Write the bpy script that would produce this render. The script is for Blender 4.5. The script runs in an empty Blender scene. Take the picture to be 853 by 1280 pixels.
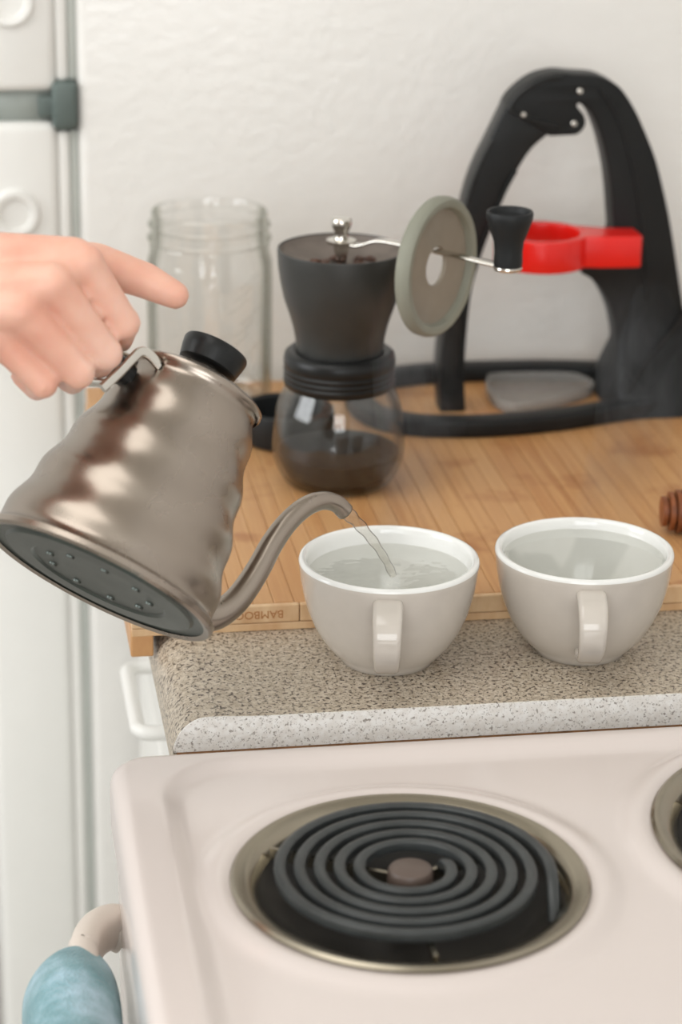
import bpy, bmesh, math, random
from mathutils import Vector, Matrix, Quaternion
random.seed(7)
SC = bpy.context.scene
COL = SC.collection
PI = math.pi

# ------------------------------------------------------------------ camera
cam_d = bpy.data.cameras.new('camera')
cam = bpy.data.objects.new('camera', cam_d)
COL.objects.link(cam)
yaw, pitch, roll = math.radians(9.3), math.radians(20.5), math.radians(0.9)
Fv = Vector((math.sin(yaw) * math.cos(pitch), math.cos(yaw) * math.cos(pitch), -math.sin(pitch)))
R0 = Vector((math.cos(yaw), -math.sin(yaw), 0))
U0 = R0.cross(Fv)
Rv = R0 * math.cos(roll) + U0 * math.sin(roll)
Uv = -R0 * math.sin(roll) + U0 * math.cos(roll)
m = Matrix((Rv, Uv, -Fv)).transposed().to_4x4()
m.translation = Vector((0, 0, 1.51))
cam.matrix_world = m
cam_d.sensor_fit = 'HORIZONTAL'
cam_d.sensor_width = 24.0
cam_d.lens = 3100 / 853 * 24.0
cam_d.clip_start = 0.02
cam_d.dof.use_dof = True
cam_d.dof.focus_distance = 1.42
cam_d.dof.aperture_fstop = 6.0
SC.camera = cam
SC.cycles.transparent_max_bounces = 16

# ------------------------------------------------------------------ world, lights, exposure
world = bpy.data.worlds.new('daylight')
SC.world = world
world.use_nodes = True
bg = world.node_tree.nodes['Background']
bg.inputs[0].default_value = (0.93, 0.97, 1.0, 1)
bg.inputs[1].default_value = 2.0

def area(name, loc, target, sx, sy, power, col):
    d = bpy.data.lights.new(name, 'AREA')
    d.shape = 'RECTANGLE'; d.size = sx; d.size_y = sy; d.energy = power; d.color = col
    o = bpy.data.objects.new(name, d); COL.objects.link(o)
    o.location = loc
    o.rotation_euler = (Vector(target) - Vector(loc)).to_track_quat('-Z', 'Y').to_euler()
    return o
area('window_daylight_front', (-0.45, -1.42, 1.75), (-0.45, 0.5, 1.55), 1.7, 1.2, 46, (0.97, 0.985, 1.0))
area('window_daylight_left', (-2.12, 1.2, 1.75), (0, 1.2, 1.5), 1.5, 1.2, 50, (0.96, 0.98, 1.0))
area('ceiling_light_glow', (-0.5, 0.9, 2.40), (-0.5, 0.9, 0), 1.1, 1.1, 15, (1.0, 0.985, 0.96))

SC.view_settings.view_transform = 'Standard'
SC.view_settings.look = 'None'
SC.view_settings.gamma = 1.0
SC.view_settings.use_curve_mapping = False
SC.view_settings.exposure = -0.90

# ------------------------------------------------------------------ materials
def lin(r, g, b):
    f = lambda c: (c / 255 / 12.92) if c / 255 <= 0.04045 else ((c / 255 + 0.055) / 1.055) ** 2.4
    return (f(r), f(g), f(b), 1)

class NT:
    def __init__(self, name):
        self.m = bpy.data.materials.new(name)
        self.m.use_nodes = True
        self.t = self.m.node_tree
        self.n = self.t.nodes
        self.p = self.n['Principled BSDF']
        self.out = self.n['Material Output']
    def add(self, typ, **kw):
        x = self.n.new(typ)
        for k, v in kw.items():
            if k in x.inputs: x.inputs[k].default_value = v
            else: setattr(x, k, v)
        return x
    def link(self, a, b): self.t.links.new(a, b)
    def coords(self, scale=(1, 1, 1), kind='Object'):
        tc = self.add('ShaderNodeTexCoord'); mp = self.add('ShaderNodeMapping')
        mp.inputs['Scale'].default_value = scale
        self.link(tc.outputs[kind], mp.inputs[0])
        return mp.outputs[0]
    def noise(self, vec, scale, detail=3, rough=0.5):
        x = self.add('ShaderNodeTexNoise'); x.inputs['Scale'].default_value = scale
        x.inputs['Detail'].default_value = detail; x.inputs['Roughness'].default_value = rough
        if vec is not None: self.link(vec, x.inputs['Vector'])
        return x.outputs['Fac']
    def ramp(self, fac, stops):
        x = self.add('ShaderNodeValToRGB'); cr = x.color_ramp
        while len(cr.elements) < len(stops): cr.elements.new(0.5)
        for e, (p, c) in zip(cr.elements, stops):
            e.position = p; e.color = c if len(c) == 4 else (*c, 1)
        self.link(fac, x.inputs[0])
        return x.outputs[0]
    def mix(self, fac, a, b, blend='MIX'):
        x = self.add('ShaderNodeMix', data_type='RGBA', blend_type=blend)
        for s, v in ((0, fac), (6, a), (7, b)):
            if hasattr(v, 'is_output'): self.link(v, x.inputs[s])
            else: x.inputs[s].default_value = v
        return x.outputs[2]
    def bump(self, fac, strength, dist=0.001):
        x = self.add('ShaderNodeBump'); x.inputs['Strength'].default_value = strength
        x.inputs['Distance'].default_value = dist
        self.link(fac, x.inputs['Height']); self.link(x.outputs[0], self.p.inputs['Normal'])
        return x.outputs[0]

def simple(name, col, rough=0.5, metal=0.0, var=0.06, nscale=30, bump=0.0, bscale=200, spec=0.5, coat=0.0, sss=0.0, bdist=0.0006):
    t = NT(name); v = t.coords()
    dark = tuple(c * (1 - var) for c in col[:3]) + (1,)
    lite = tuple(min(1, c * (1 + var)) for c in col[:3]) + (1,)
    c = t.ramp(t.noise(v, nscale), [(0.3, dark), (0.7, lite)])
    t.link(c, t.p.inputs['Base Color'])
    t.p.inputs['Roughness'].default_value = rough
    t.p.inputs['Metallic'].default_value = metal
    t.p.inputs['Specular IOR Level'].default_value = spec
    t.p.inputs['Coat Weight'].default_value = coat
    if sss:
        t.p.inputs['Subsurface Weight'].default_value = sss
        t.p.inputs['Subsurface Radius'].default_value = (0.9, 0.3, 0.15)
        t.p.inputs['Subsurface Scale'].default_value = 0.006
    if bump: t.bump(t.noise(v, bscale, 2), bump, bdist)
    return t.m

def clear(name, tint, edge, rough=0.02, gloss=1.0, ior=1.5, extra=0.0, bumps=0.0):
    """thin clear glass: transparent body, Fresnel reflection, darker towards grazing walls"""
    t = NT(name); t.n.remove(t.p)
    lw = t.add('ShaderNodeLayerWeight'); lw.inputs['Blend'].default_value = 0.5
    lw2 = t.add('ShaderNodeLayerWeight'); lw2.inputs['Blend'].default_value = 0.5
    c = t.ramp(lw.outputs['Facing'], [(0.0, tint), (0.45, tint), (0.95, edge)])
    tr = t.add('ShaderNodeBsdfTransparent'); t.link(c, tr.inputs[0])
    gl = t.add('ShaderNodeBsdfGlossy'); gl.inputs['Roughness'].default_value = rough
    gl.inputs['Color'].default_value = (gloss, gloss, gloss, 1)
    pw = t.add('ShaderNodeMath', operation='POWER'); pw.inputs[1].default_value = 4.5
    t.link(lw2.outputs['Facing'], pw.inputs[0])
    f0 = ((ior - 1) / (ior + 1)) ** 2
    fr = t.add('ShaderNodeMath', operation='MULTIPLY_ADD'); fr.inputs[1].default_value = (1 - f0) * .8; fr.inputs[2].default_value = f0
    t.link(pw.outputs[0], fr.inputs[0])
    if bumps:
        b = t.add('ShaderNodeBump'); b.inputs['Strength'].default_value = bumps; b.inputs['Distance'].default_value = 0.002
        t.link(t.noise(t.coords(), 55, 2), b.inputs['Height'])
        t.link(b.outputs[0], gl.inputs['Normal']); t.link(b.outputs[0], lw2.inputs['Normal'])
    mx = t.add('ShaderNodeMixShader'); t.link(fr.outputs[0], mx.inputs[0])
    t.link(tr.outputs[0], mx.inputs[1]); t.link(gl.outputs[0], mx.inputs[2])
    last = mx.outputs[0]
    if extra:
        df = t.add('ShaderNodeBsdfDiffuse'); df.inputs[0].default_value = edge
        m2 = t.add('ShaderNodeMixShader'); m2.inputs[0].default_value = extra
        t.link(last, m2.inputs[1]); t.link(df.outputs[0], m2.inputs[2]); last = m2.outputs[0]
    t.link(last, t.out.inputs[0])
    return t.m

def laminate(name, base, dark, lite, amt):
    t = NT(name); v = t.coords((1, 1, 1))
    n1 = t.noise(v, 420, 3, 0.7); n2 = t.noise(v, 240, 2, 0.6); n3 = t.noise(v, 900, 1)
    c = t.ramp(n2, [(0.40, base), (0.62, lite)])
    c = t.mix(t.ramp(n1, [(amt, (1, 1, 1)), (amt + 0.07, (0, 0, 0))]), c, dark)
    c = t.mix(t.ramp(n3, [(0.30, (0.6, 0.6, 0.6)), (0.36, (0, 0, 0))]), c, dark)
    t.link(c, t.p.inputs['Base Color']); t.p.inputs['Roughness'].default_value = 0.42
    return t.m

def bamboo(name, a, b, stain=True):
    t = NT(name)
    tc = t.add('ShaderNodeTexCoord'); oi = t.add('ShaderNodeObjectInfo')
    ad = t.add('ShaderNodeVectorMath', operation='ADD')
    cb = t.add('ShaderNodeCombineXYZ')
    mu = t.add('ShaderNodeMath', operation='MULTIPLY'); mu.inputs[1].default_value = 3.7
    t.link(oi.outputs['Random'], mu.inputs[0]); t.link(mu.outputs[0], cb.inputs[1]); t.link(mu.outputs[0], cb.inputs[2])
    t.link(tc.outputs['Object'], ad.inputs[0]); t.link(cb.outputs[0], ad.inputs[1])
    mp = t.add('ShaderNodeMapping'); mp.inputs['Scale'].default_value = (260, 9, 90)
    t.link(ad.outputs[0], mp.inputs[0])
    fib = t.noise(mp.outputs[0], 1.0, 4, 0.6)
    mp2 = t.add('ShaderNodeMapping'); mp2.inputs['Scale'].default_value = (60, 5, 20)
    t.link(ad.outputs[0], mp2.inputs[0])
    soft = t.noise(mp2.outputs[0], 1.0, 2, 0.5)
    c = t.ramp(fib, [(0.25, a), (0.75, b)])
    c = t.mix(t.ramp(soft, [(0.45, (0, 0, 0)), (0.72, (0.6, 0.6, 0.6))]), c, lin(176, 116, 66))
    c = t.mix(t.ramp(oi.outputs['Random'], [(0.0, (0.0, 0.0, 0.0)), (1.0, (0.6, 0.6, 0.6))]), c, lin(206, 162, 114))
    if stain:
        ge = t.add('ShaderNodeNewGeometry')
        st = t.noise(ge.outputs['Position'], 17, 3, 0.6)
        c = t.mix(t.ramp(st, [(0.56, (0, 0, 0)), (0.70, (0.6, 0.6, 0.6))]), c, lin(150, 86, 42))
    t.link(c, t.p.inputs['Base Color']); t.p.inputs['Roughness'].default_value = 0.45
    t.bump(fib, 0.25, 0.0004)
    return t.m

def steel(name, col, rough, brushed=True):
    t = NT(name); v = t.coords((1, 1, 1))
    c = t.ramp(t.noise(v, 18, 3), [(0.3, tuple(x * 0.93 for x in col[:3])), (0.7, col)])
    t.link(c, t.p.inputs['Base Color']); t.p.inputs['Metallic'].default_value = 1
    r = t.ramp(t.noise(t.coords(), 40, 3), [(0.3, (rough * 0.93,) * 3), (0.7, (rough * 1.07,) * 3)])
    t.link(r, t.p.inputs['Roughness'])
    return t.m

def pebbled(name, col):
    t = NT(name); v = t.coords()
    c = t.ramp(t.noise(v, 3, 2), [(0.3, tuple(x * 0.98 for x in col[:3])), (0.7, col)])
    t.link(c, t.p.inputs['Base Color']); t.p.inputs['Roughness'].default_value = 0.28
    n = t.noise(t.coords((1, 1, 1.5)), 75, 3, 0.6)
    t.bump(n, 0.5, 0.0016)
    return t.m

def smoked(name):
    t = NT(name)
    tr = t.add('ShaderNodeBsdfTransparent'); tr.inputs[0].default_value = (0.16, 0.15, 0.14, 1)
    v = t.coords()
    t.link(t.ramp(t.noise(v, 25), [(0.3, (0.030, 0.031, 0.029)), (0.7, (0.048, 0.048, 0.045))]), t.p.inputs['Base Color'])
    t.p.inputs['Roughness'].default_value = 0.38
    mx = t.add('ShaderNodeMixShader'); mx.inputs[0].default_value = 0.88
    t.link(tr.outputs[0], mx.inputs[1]); t.link(t.p.outputs[0], mx.inputs[2]); t.link(mx.outputs[0], t.out.inputs[0])
    return t.m

def terry(name):
    t = NT(name); v = t.coords()
    c = t.ramp(t.noise(v, 30, 4, 0.6), [(0.3, lin(78, 126, 134)), (0.5, lin(116, 160, 168)), (0.68, lin(172, 202, 216))])
    t.link(c, t.p.inputs['Base Color']); t.p.inputs['Roughness'].default_value = 0.95
    t.p.inputs['Sheen Weight'].default_value = 0.4
    t.bump(t.noise(v, 600, 2), 0.8, 0.002)
    return t.m

def skin_mat(name):
    t = NT(name); v = t.coords()
    c = t.ramp(t.noise(v, 26, 3), [(0.25, lin(222, 158, 136)), (0.5, lin(234, 182, 160)), (0.75, lin(242, 202, 184))])
    t.link(c, t.p.inputs['Base Color']); t.p.inputs['Roughness'].default_value = 0.45
    t.p.inputs['Subsurface Weight'].default_value = 0.35
    t.p.inputs['Subsurface Radius'].default_value = (1.0, 0.35, 0.2)
    t.p.inputs['Subsurface Scale'].default_value = 0.004
    t.bump(t.noise(t.coords(), 320, 3), 0.15, 0.0006)
    return t.m

M = dict(
    wall=simple('wall_paint', lin(222, 220, 217), 0.7, var=0.012, bump=0.1),
    ceil=simple('ceiling_paint', lin(238, 236, 230), 0.8),
    floor=simple('floor_vinyl', lin(176, 172, 166), 0.5, var=0.12, nscale=8),
    trim=simple('trim_paint', lin(238, 236, 230), 0.4),
    fridge=pebbled('pebbled_white_enamel', lin(236, 234, 229)),
    fdoor=simple('white_door_enamel', lin(238, 237, 232), 0.35, var=0.01, bump=0.05, bscale=150),
    gasket=simple('grey_gasket', lin(190, 194, 188), 0.6, var=0.03),
    hinge=simple('greenish_grey_hinge', lin(92, 104, 100), 0.45, var=0.1),
    divider=simple('divider_grey', lin(150, 156, 150), 0.5),
    enamel=simple('almond_white_enamel', lin(215, 204, 198), 0.22, var=0.008, nscale=4, coat=0.3),
    beige=simple('beige_plastic', lin(216, 204, 192), 0.4, var=0.02),
    chrome=steel('aged_chrome', lin(160, 152, 136), 0.22),
    panblack=simple('blackened_pan', lin(40, 38, 36), 0.35, var=0.3, nscale=40),
    coil=simple('charcoal_coil', lin(54, 57, 57), 0.36, var=0.2, nscale=60, bump=0.1),
    coilcap=simple('coil_centre', lin(92, 78, 70), 0.4, var=0.15),
    lam=laminate('speckled_taupe_laminate', lin(182, 168, 148), lin(78, 66, 56), lin(206, 194, 176), 0.40),
    cap=laminate('speckled_white_laminate', lin(236, 232, 226), lin(160, 152, 144), lin(246, 244, 240), 0.35),
    substrate=simple('particle_board', lin(150, 108, 70), 0.8, var=0.3, nscale=150),
    cab=simple('white_cabinet_paint', lin(236, 235, 230), 0.35, var=0.01),
    bam=bamboo('bamboo_strip', lin(178, 122, 72), lin(210, 162, 108)),
    bamedge=bamboo('bamboo_edge', lin(224, 192, 150), lin(238, 212, 174), stain=False),
    brand=simple('burnt_brand', lin(176, 120, 70), 0.7),
    mugout=simple('greige_glaze', lin(205, 197, 187), 0.14, var=0.02, nscale=90, coat=0.4),
    mugin=simple('white_glaze', lin(240, 240, 236), 0.12, var=0.01, coat=0.4),
    water=clear('still_water', (0.90, 0.90, 0.88, 1), (0.86, 0.86, 0.84, 1), 0.01, 1.0, 1.33),
    ripple=clear('rippled_water', (0.90, 0.90, 0.88, 1), (0.86, 0.86, 0.84, 1), 0.03, 1.0, 1.33, bumps=0.5),
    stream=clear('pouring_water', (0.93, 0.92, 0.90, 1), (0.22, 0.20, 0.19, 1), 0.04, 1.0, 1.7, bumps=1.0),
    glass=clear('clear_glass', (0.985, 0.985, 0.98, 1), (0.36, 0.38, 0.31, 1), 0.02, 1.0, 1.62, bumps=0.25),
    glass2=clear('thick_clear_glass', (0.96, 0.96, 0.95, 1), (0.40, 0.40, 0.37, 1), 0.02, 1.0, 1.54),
    steel=steel('brushed_steel', lin(164, 153, 142), 0.28),
    steeldk=steel('dark_base_steel', lin(92, 98, 94), 0.35),
    polished=steel('polished_steel', lin(214, 210, 202), 0.12),
    black=simple('black_plastic', lin(26, 27, 27), 0.34, var=0.15, spec=0.3),
    blackmat=simple('matte_black_plastic', lin(25, 26, 26), 0.45, var=0.15, bump=0.1, spec=0.25),
    rubber=simple('black_rubber', lin(30, 32, 33), 0.5, var=0.12, spec=0.3),
    smoked=smoked('smoked_plastic'),
    disc=simple('grey_green_silicone', lin(134, 134, 120), 0.6, var=0.05, nscale=60),
    discin=simple('taupe_silicone', lin(138, 128, 113), 0.65, var=0.05, nscale=60),
    hopperin=simple('lit_hopper_inside', lin(112, 102, 94), 0.6, var=0.12, nscale=80),  # paler colour stands in for light coming through the translucent smoked plastic
    red=simple('glossy_red_plastic', lin(226, 30, 22), 0.22, var=0.05),
    grounds=simple('coffee_grounds', lin(22, 18, 17), 0.9, var=0.4, nscale=400, bump=0.6, bscale=900),
    bean=simple('roasted_bean', lin(84, 52, 36), 0.4, var=0.3, nscale=100),
    frosted=clear('frosted_tray', (0.80, 0.78, 0.75, 1), (0.6, 0.58, 0.55, 1), 0.25, 0.9, 1.45, extra=0.28),
    wood=simple('dark_ridged_wood', lin(132, 74, 38), 0.5, var=0.3, nscale=120),
    towel=terry('teal_terry'),
    skin=skin_mat('skin'),
    nail=simple('nail', lin(236, 184, 168), 0.3, var=0.02),
    sleeve=simple('grey_knit', lin(170, 172, 176), 0.9, var=0.1, nscale=200, bump=0.4, bscale=500),
    lampm=simple('lamp_trim', lin(240, 240, 238), 0.4),
)

# ------------------------------------------------------------------ mesh helpers
def link(name, me, mat, parent=None, smooth=True):
    if mat is not None and not me.materials:
        for x in (mat if isinstance(mat, (list, tuple)) else [mat]): me.materials.append(M[x])
    if smooth:
        me.polygons.foreach_set('use_smooth', [True] * len(me.polygons))
    o = bpy.data.objects.new(name, me); COL.objects.link(o)
    if parent is not None: o.parent = parent
    return o

def obj(name, bm, mat, parent=None, smooth=True, sharp=math.radians(38)):
    bmesh.ops.recalc_face_normals(bm, faces=bm.faces)
    if smooth:
        for e in bm.edges:
            if len(e.link_faces) == 2 and e.calc_face_angle(0) > sharp: e.smooth = False
    me = bpy.data.meshes.new(name); bm.to_mesh(me); bm.free()
    return link(name, me, mat, parent, smooth)

def empty(name, loc=(0, 0, 0), rot=None):
    o = bpy.data.objects.new(name, None); COL.objects.link(o); o.location = loc
    o.empty_display_size = 0.05
    if rot is not None: o.rotation_euler = rot
    return o

def tag(o, label=None, cat=None, group=None, kind=None):
    if label: o['label'] = label
    if cat: o['category'] = cat
    if group: o['group'] = group
    if kind: o['kind'] = kind
    return o

def box(bm, x0, x1, y0, y1, z0, z1, bev=0.0, seg=3):
    r = bmesh.ops.create_cube(bm, size=1)
    vs = r['verts']
    for v in vs:
        v.co = Vector(((x0 + x1) / 2 + v.co.x * (x1 - x0), (y0 + y1) / 2 + v.co.y * (y1 - y0), (z0 + z1) / 2 + v.co.z * (z1 - z0)))
    if bev:
        es = list({e for v in vs for e in v.link_edges})
        bmesh.ops.bevel(bm, geom=es, offset=bev, segments=seg, profile=0.5, affect='EDGES')
    return bm

def B(*a, **k):
    return box(bmesh.new(), *a, **k)

def lathe(bm, prof, seg=64, mtx=None, matidx=None):
    """prof: list of (r, z); r==0 closes"""
    rings = []
    for r, z in prof:
        if r < 1e-6:
            rings.append([bm.verts.new((0, 0, z))])
        else:
            rings.append([bm.verts.new((r * math.cos(2 * PI * i / seg), r * math.sin(2 * PI * i / seg), z)) for i in range(seg)])
    for k in range(len(rings) - 1):
        a, b = rings[k], rings[k + 1]
        for i in range(seg):
            j = (i + 1) % seg
            if len(a) == 1 and len(b) == 1: continue
            if len(a) == 1: f = bm.faces.new((a[0], b[i], b[j]))
            elif len(b) == 1: f = bm.faces.new((a[i], a[j], b[0]))
            else: f = bm.faces.new((a[i], a[j], b[j], b[i]))
            if matidx: f.material_index = matidx[k]
    if mtx is not None:
        for rg in rings:
            for v in rg: v.co = mtx @ v.co
    return bm

def L(prof, seg=64, mtx=None, matidx=None):
    return lathe(bmesh.new(), prof, seg, mtx, matidx)

def catmull(pts, n=8, closed=False):
    P = [Vector(p) for p in pts]; out = []
    N = len(P); rng = range(N if closed else N - 1)
    for i in rng:
        if closed: p0, p1, p2, p3 = P[i - 1], P[i], P[(i + 1) % N], P[(i + 2) % N]
        else:
            p1, p2 = P[i], P[i + 1]
            p0 = P[i - 1] if i else p1 * 2 - p2
            p3 = P[i + 2] if i + 2 < N else p2 * 2 - p1
        for k in range(n):
            t = k / n
            out.append(0.5 * ((2 * p1) + (p2 - p0) * t + (2 * p0 - 5 * p1 + 4 * p2 - p3) * t * t + (3 * p1 - p0 - 3 * p2 + p3) * t ** 3))
    if not closed: out.append(P[-1].copy())
    return out

def sweep(bm, path, section, closed=False, up=None, scale=None, cap=True):
    """section: list of (a, b) in the (side, up) frame; scale per point"""
    P = [Vector(p) for p in path]; N = len(P); rings = []
    prev = None
    for i in range(N):
        if closed: t = (P[(i + 1) % N] - P[i - 1]).normalized()
        else: t = (P[min(i + 1, N - 1)] - P[max(i - 1, 0)]).normalized()
        if up is not None: n = Vector(up)
        elif prev is None: n = Vector((0, 0, 1)) if abs(t.z) < 0.9 else Vector((1, 0, 0))
        else: n = prev
        n = (n - t * n.dot(t)).normalized(); prev = n
        s = t.cross(n)
        k = scale[i] if scale else 1.0
        rings.append([bm.verts.new(P[i] + s * a * k + n * b * k) for a, b in section])
    S = len(section)
    for i in range(N if closed else N - 1):
        a, b = rings[i], rings[(i + 1) % N]
        for j in range(S):
            bm.faces.new((a[j], a[(j + 1) % S], b[(j + 1) % S], b[j]))
    if cap and not closed:
        bm.faces.new(rings[0][::-1]); bm.faces.new(rings[-1])
    return bm

def circ(r, n=14, ry=None):
    ry = ry or r
    return [(r * math.cos(2 * PI * i / n), ry * math.sin(2 * PI * i / n)) for i in range(n)]

def rrect(w, h, r, n=4):
    out = []
    for cx, cy, a0 in ((w / 2 - r, h / 2 - r, 0), (-w / 2 + r, h / 2 - r, PI / 2), (-w / 2 + r, -h / 2 + r, PI), (w / 2 - r, -h / 2 + r, 1.5 * PI)):
        for k in range(n + 1):
            a = a0 + PI / 2 * k / n
            out.append((cx + r * math.cos(a), cy + r * math.sin(a)))
    return out

def tube(path, r, n=14, scale=None, closed=False):
    return sweep(bmesh.new(), path, circ(r, n), closed=closed, scale=scale)

def prism(bm, poly, y0, y1, bev=0.0, plane='xz'):
    """extrude polygon given in (x,z) along y, or in (x,y) along z for plane='xy'"""
    f = (lambda a, b, c: Vector((a, c, b))) if plane == 'xz' else (lambda a, b, c: Vector((a, b, c)))
    v0 = [bm.verts.new(f(a, b, y0)) for a, b in poly]
    v1 = [bm.verts.new(f(a, b, y1)) for a, b in poly]
    f0 = bm.faces.new(v0); f1 = bm.faces.new(v1[::-1])
    n = len(poly)
    for i in range(n): bm.faces.new((v0[i], v1[i], v1[(i + 1) % n], v0[(i + 1) % n]))
    bmesh.ops.recalc_face_normals(bm, faces=bm.faces)
    if bev:
        es = list(set(f0.edges) | set(f1.edges))
        bmesh.ops.bevel(bm, geom=es, offset=bev, segments=2, profile=0.5, affect='EDGES')
    return bm

def frame_y(loc):   # lathe axis (z) -> -y (towards the stove side), at loc
    return Matrix.Translation(loc) @ Matrix.Rotation(PI / 2, 4, 'X')

# ------------------------------------------------------------------ room shell
XW, XL, YB, YF, ZC = 0.80, -2.2, 2.60, -1.5, 2.5
def wall(name, bm, mat='wall'): return tag(obj(name, bm, mat, smooth=False), kind='structure')
wall('floor', B(XL - .1, XW + .1, YF - .1, YB + .1, -.05, 0), 'floor')
wall('ceiling', B(XL - .1, XW + .1, YF - .1, YB + .1, ZC, ZC + .05), 'ceil')
wall('wall_right', B(XW, XW + .1, YF - .1, YB + .1, 0, ZC))
wall('wall_back', B(XL, XW, YB, YB + .1, 0, ZC))
bm = bmesh.new()
wy0, wy1, wz0, wz1 = 0.4, 2.0, 1.1, 2.35
box(bm, XL - .1, XL, YF - .1, wy0, 0, ZC); box(bm, XL - .1, XL, wy1, YB + .1, 0, ZC)
box(bm, XL - .1, XL, wy0, wy1, 0, wz0); box(bm, XL - .1, XL, wy0, wy1, wz1, ZC)
wall('wall_left', bm)
bm = bmesh.new()
wx0, wx1 = -1.35, 0.45
box(bm, XL, wx0, YF - .1, YF, 0, ZC); box(bm, wx1, XW, YF - .1, YF, 0, ZC)
box(bm, wx0, wx1, YF - .1, YF, 0, wz0); box(bm, wx0, wx1, YF - .1, YF, wz1, ZC)
wall('wall_front', bm)
def window(name, ax, a0, a1, c):
    w = empty(name, (0, 0, 0)); tag(w, kind='structure')
    def bar(n, u0, u1, z0, z1, d0=-.06, d1=-.02):
        if ax == 'x': return obj(n, B(u0, u1, c + d0, c + d1, z0, z1, bev=.004), 'trim', w)
        return obj(n, B(c + d0, c + d1, u0, u1, z0, z1, bev=.004), 'trim', w)
    bar('window_frame', a0, a0 + .05, wz0, wz1); bar('window_frame', a1 - .05, a1, wz0, wz1)
    bar('window_frame', a0 + .05, a1 - .05, wz0, wz0 + .05); bar('window_frame', a0 + .05, a1 - .05, wz1 - .05, wz1)
    bar('mullion', (a0 + a1) / 2 - .02, (a0 + a1) / 2 + .02, wz0 + .05, wz1 - .05)
window('window_1', 'y', wy0, wy1, XL)
window('window_2', 'x', wx0, wx1, YF)
# ceiling lamp that carries the ceiling light
cl = empty('ceiling_lamp', (-0.5, 0.9, 2.5)); tag(cl, 'white round ceiling lamp fixed to the kitchen ceiling', 'lamp')
obj('lamp_base', L([(0, 0), (.2, 0), (.2, -.03), (.17, -.045), (0, -.045)], 48), 'lampm', cl)

# ------------------------------------------------------------------ refrigerator
fr = tag(empty('refrigerator', (0.44, 2.2, 0)), 'white refrigerator with pebbled side panel behind the wooden cutting board', 'refrigerator')
FO = Vector((-0.44, -2.2, 0))
def fpart(name, bm, mat, parent=None, **k):
    if parent is None:
        bmesh.ops.translate(bm, verts=bm.verts, vec=FO); parent = fr
    else:
        bmesh.ops.translate(bm, verts=bm.verts, vec=FO)
    return obj(name, bm, mat, parent, **k)
YFR = 1.862
fpart('body', B(.0995, .785, YFR, 2.55, .03, 1.72, bev=.008), 'fridge')
for fx in (.15, .72):
    for fy in (1.92, 2.48): fpart('foot', L([(0, 0), (.02, 0), (.02, .035), (0, .035)], 20, Matrix.Translation((fx, fy, 0))), 'rubber')
d1 = fpart('fridge_door', B(.020, .0835, YFR + .001, 2.54, .10, 1.127, bev=.007), 'fdoor')
d2 = fpart('freezer_door', B(.020, .0835, YFR + .001, 2.54, 1.1505, 1.72, bev=.007), 'fdoor')
for dd, z0, z1 in ((d1, .11, 1.120), (d2, 1.158, 1.712)):
    fpart('inner_liner', B(.0835, .0925, YFR + .004, 2.53, z0, z1, bev=.003), 'fdoor', dd)
    fpart('gasket', B(.0925, .0995, YFR + .007, 2.52, z0, z1, bev=.002), 'gasket', dd)
fpart('divider_strip', B(.030, .0995, YFR + .010, 2.5, 1.121, 1.157), 'divider')
h = fpart('hinge', B(.0800, .0990, YFR - .003, YFR + .05, 1.122, 1.158, bev=.004), 'hinge')
fpart('hinge_plate', B(.070, .085, YFR + .003, YFR + .05, 1.131, 1.1465, bev=.002), 'hinge', h)
fpart('hinge_pin', L([(0, 0), (.0045, 0), (.0045, .05), (0, .05)], 16, Matrix.Translation((.088, YFR + .010, 1.114))), 'hinge', h)
for dd, zc in ((d1, 1.058), (d2, 1.218)):
    fpart('round_plug', L([(0, .0008), (.011, .0008), (.0125, .0035), (.0165, .004), (.0185, .0025), (.0195, -.001)], 40,
          Matrix.Translation((.050, YFR, zc)) @ Matrix.Rotation(PI / 2, 4, 'X')), 'fdoor', dd)
# door pull on the front of the doors
for dd, z0, z1 in ((d1, .62, 1.0), (d2, 1.24, 1.55)):
    p = [(.020, 2.48, z0), (-.02, 2.48, z0 + .02), (-.02, 2.48, z1 - .02), (.020, 2.48, z1)]
    fpart('door_handle', sweep(bmesh.new(), catmull(p, 6), rrect(.028, .014, .005)), 'fdoor', dd)

# ------------------------------------------------------------------ base cabinet and countertop
CY0, CY1, CX0, CX1 = 1.2645, 1.858, 0.113, 0.795
cb = tag(empty('base_cabinet', (.46, 1.56, 0)), 'white base cabinet with wire pull under the speckled countertop', 'cabinet')
def cpart(name, bm, mat, parent=None, **k):
    bmesh.ops.translate(bm, verts=bm.verts, vec=Vector((-.46, -1.56, 0)))
    return obj(name, bm, mat, parent or cb, **k)
cpart('body', B(.155, .79, 1.275, 1.852, .10, .872), 'cab')
cpart('toe_kick', B(.21, .79, 1.275, 1.852, 0, .10), 'cab')
dr = cpart('drawer_front', B(.137, .1545, 1.290, 1.840, .715, .862, bev=.003), 'cab')
do = cpart('cabinet_door', B(.137, .1545, 1.290, 1.840, .11, .705, bev=.003), 'cab')
def pull(y0, y1, z, parent, vertical=False):
    pts = [(.138, y0, z), (.1175, y0, z), (.1105, y0 + .006, z), (.1095, y0 + .016, z), (.1095, y1 - .016, z), (.1105, y1 - .006, z), (.1175, y1, z), (.138, y1, z)]
    cpart('handle', tube(catmull(pts, 5), .0052, 12), 'cab', parent)
pull(1.478, 1.585, .800, dr)
pull(1.478, 1.585, .640, do)

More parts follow.
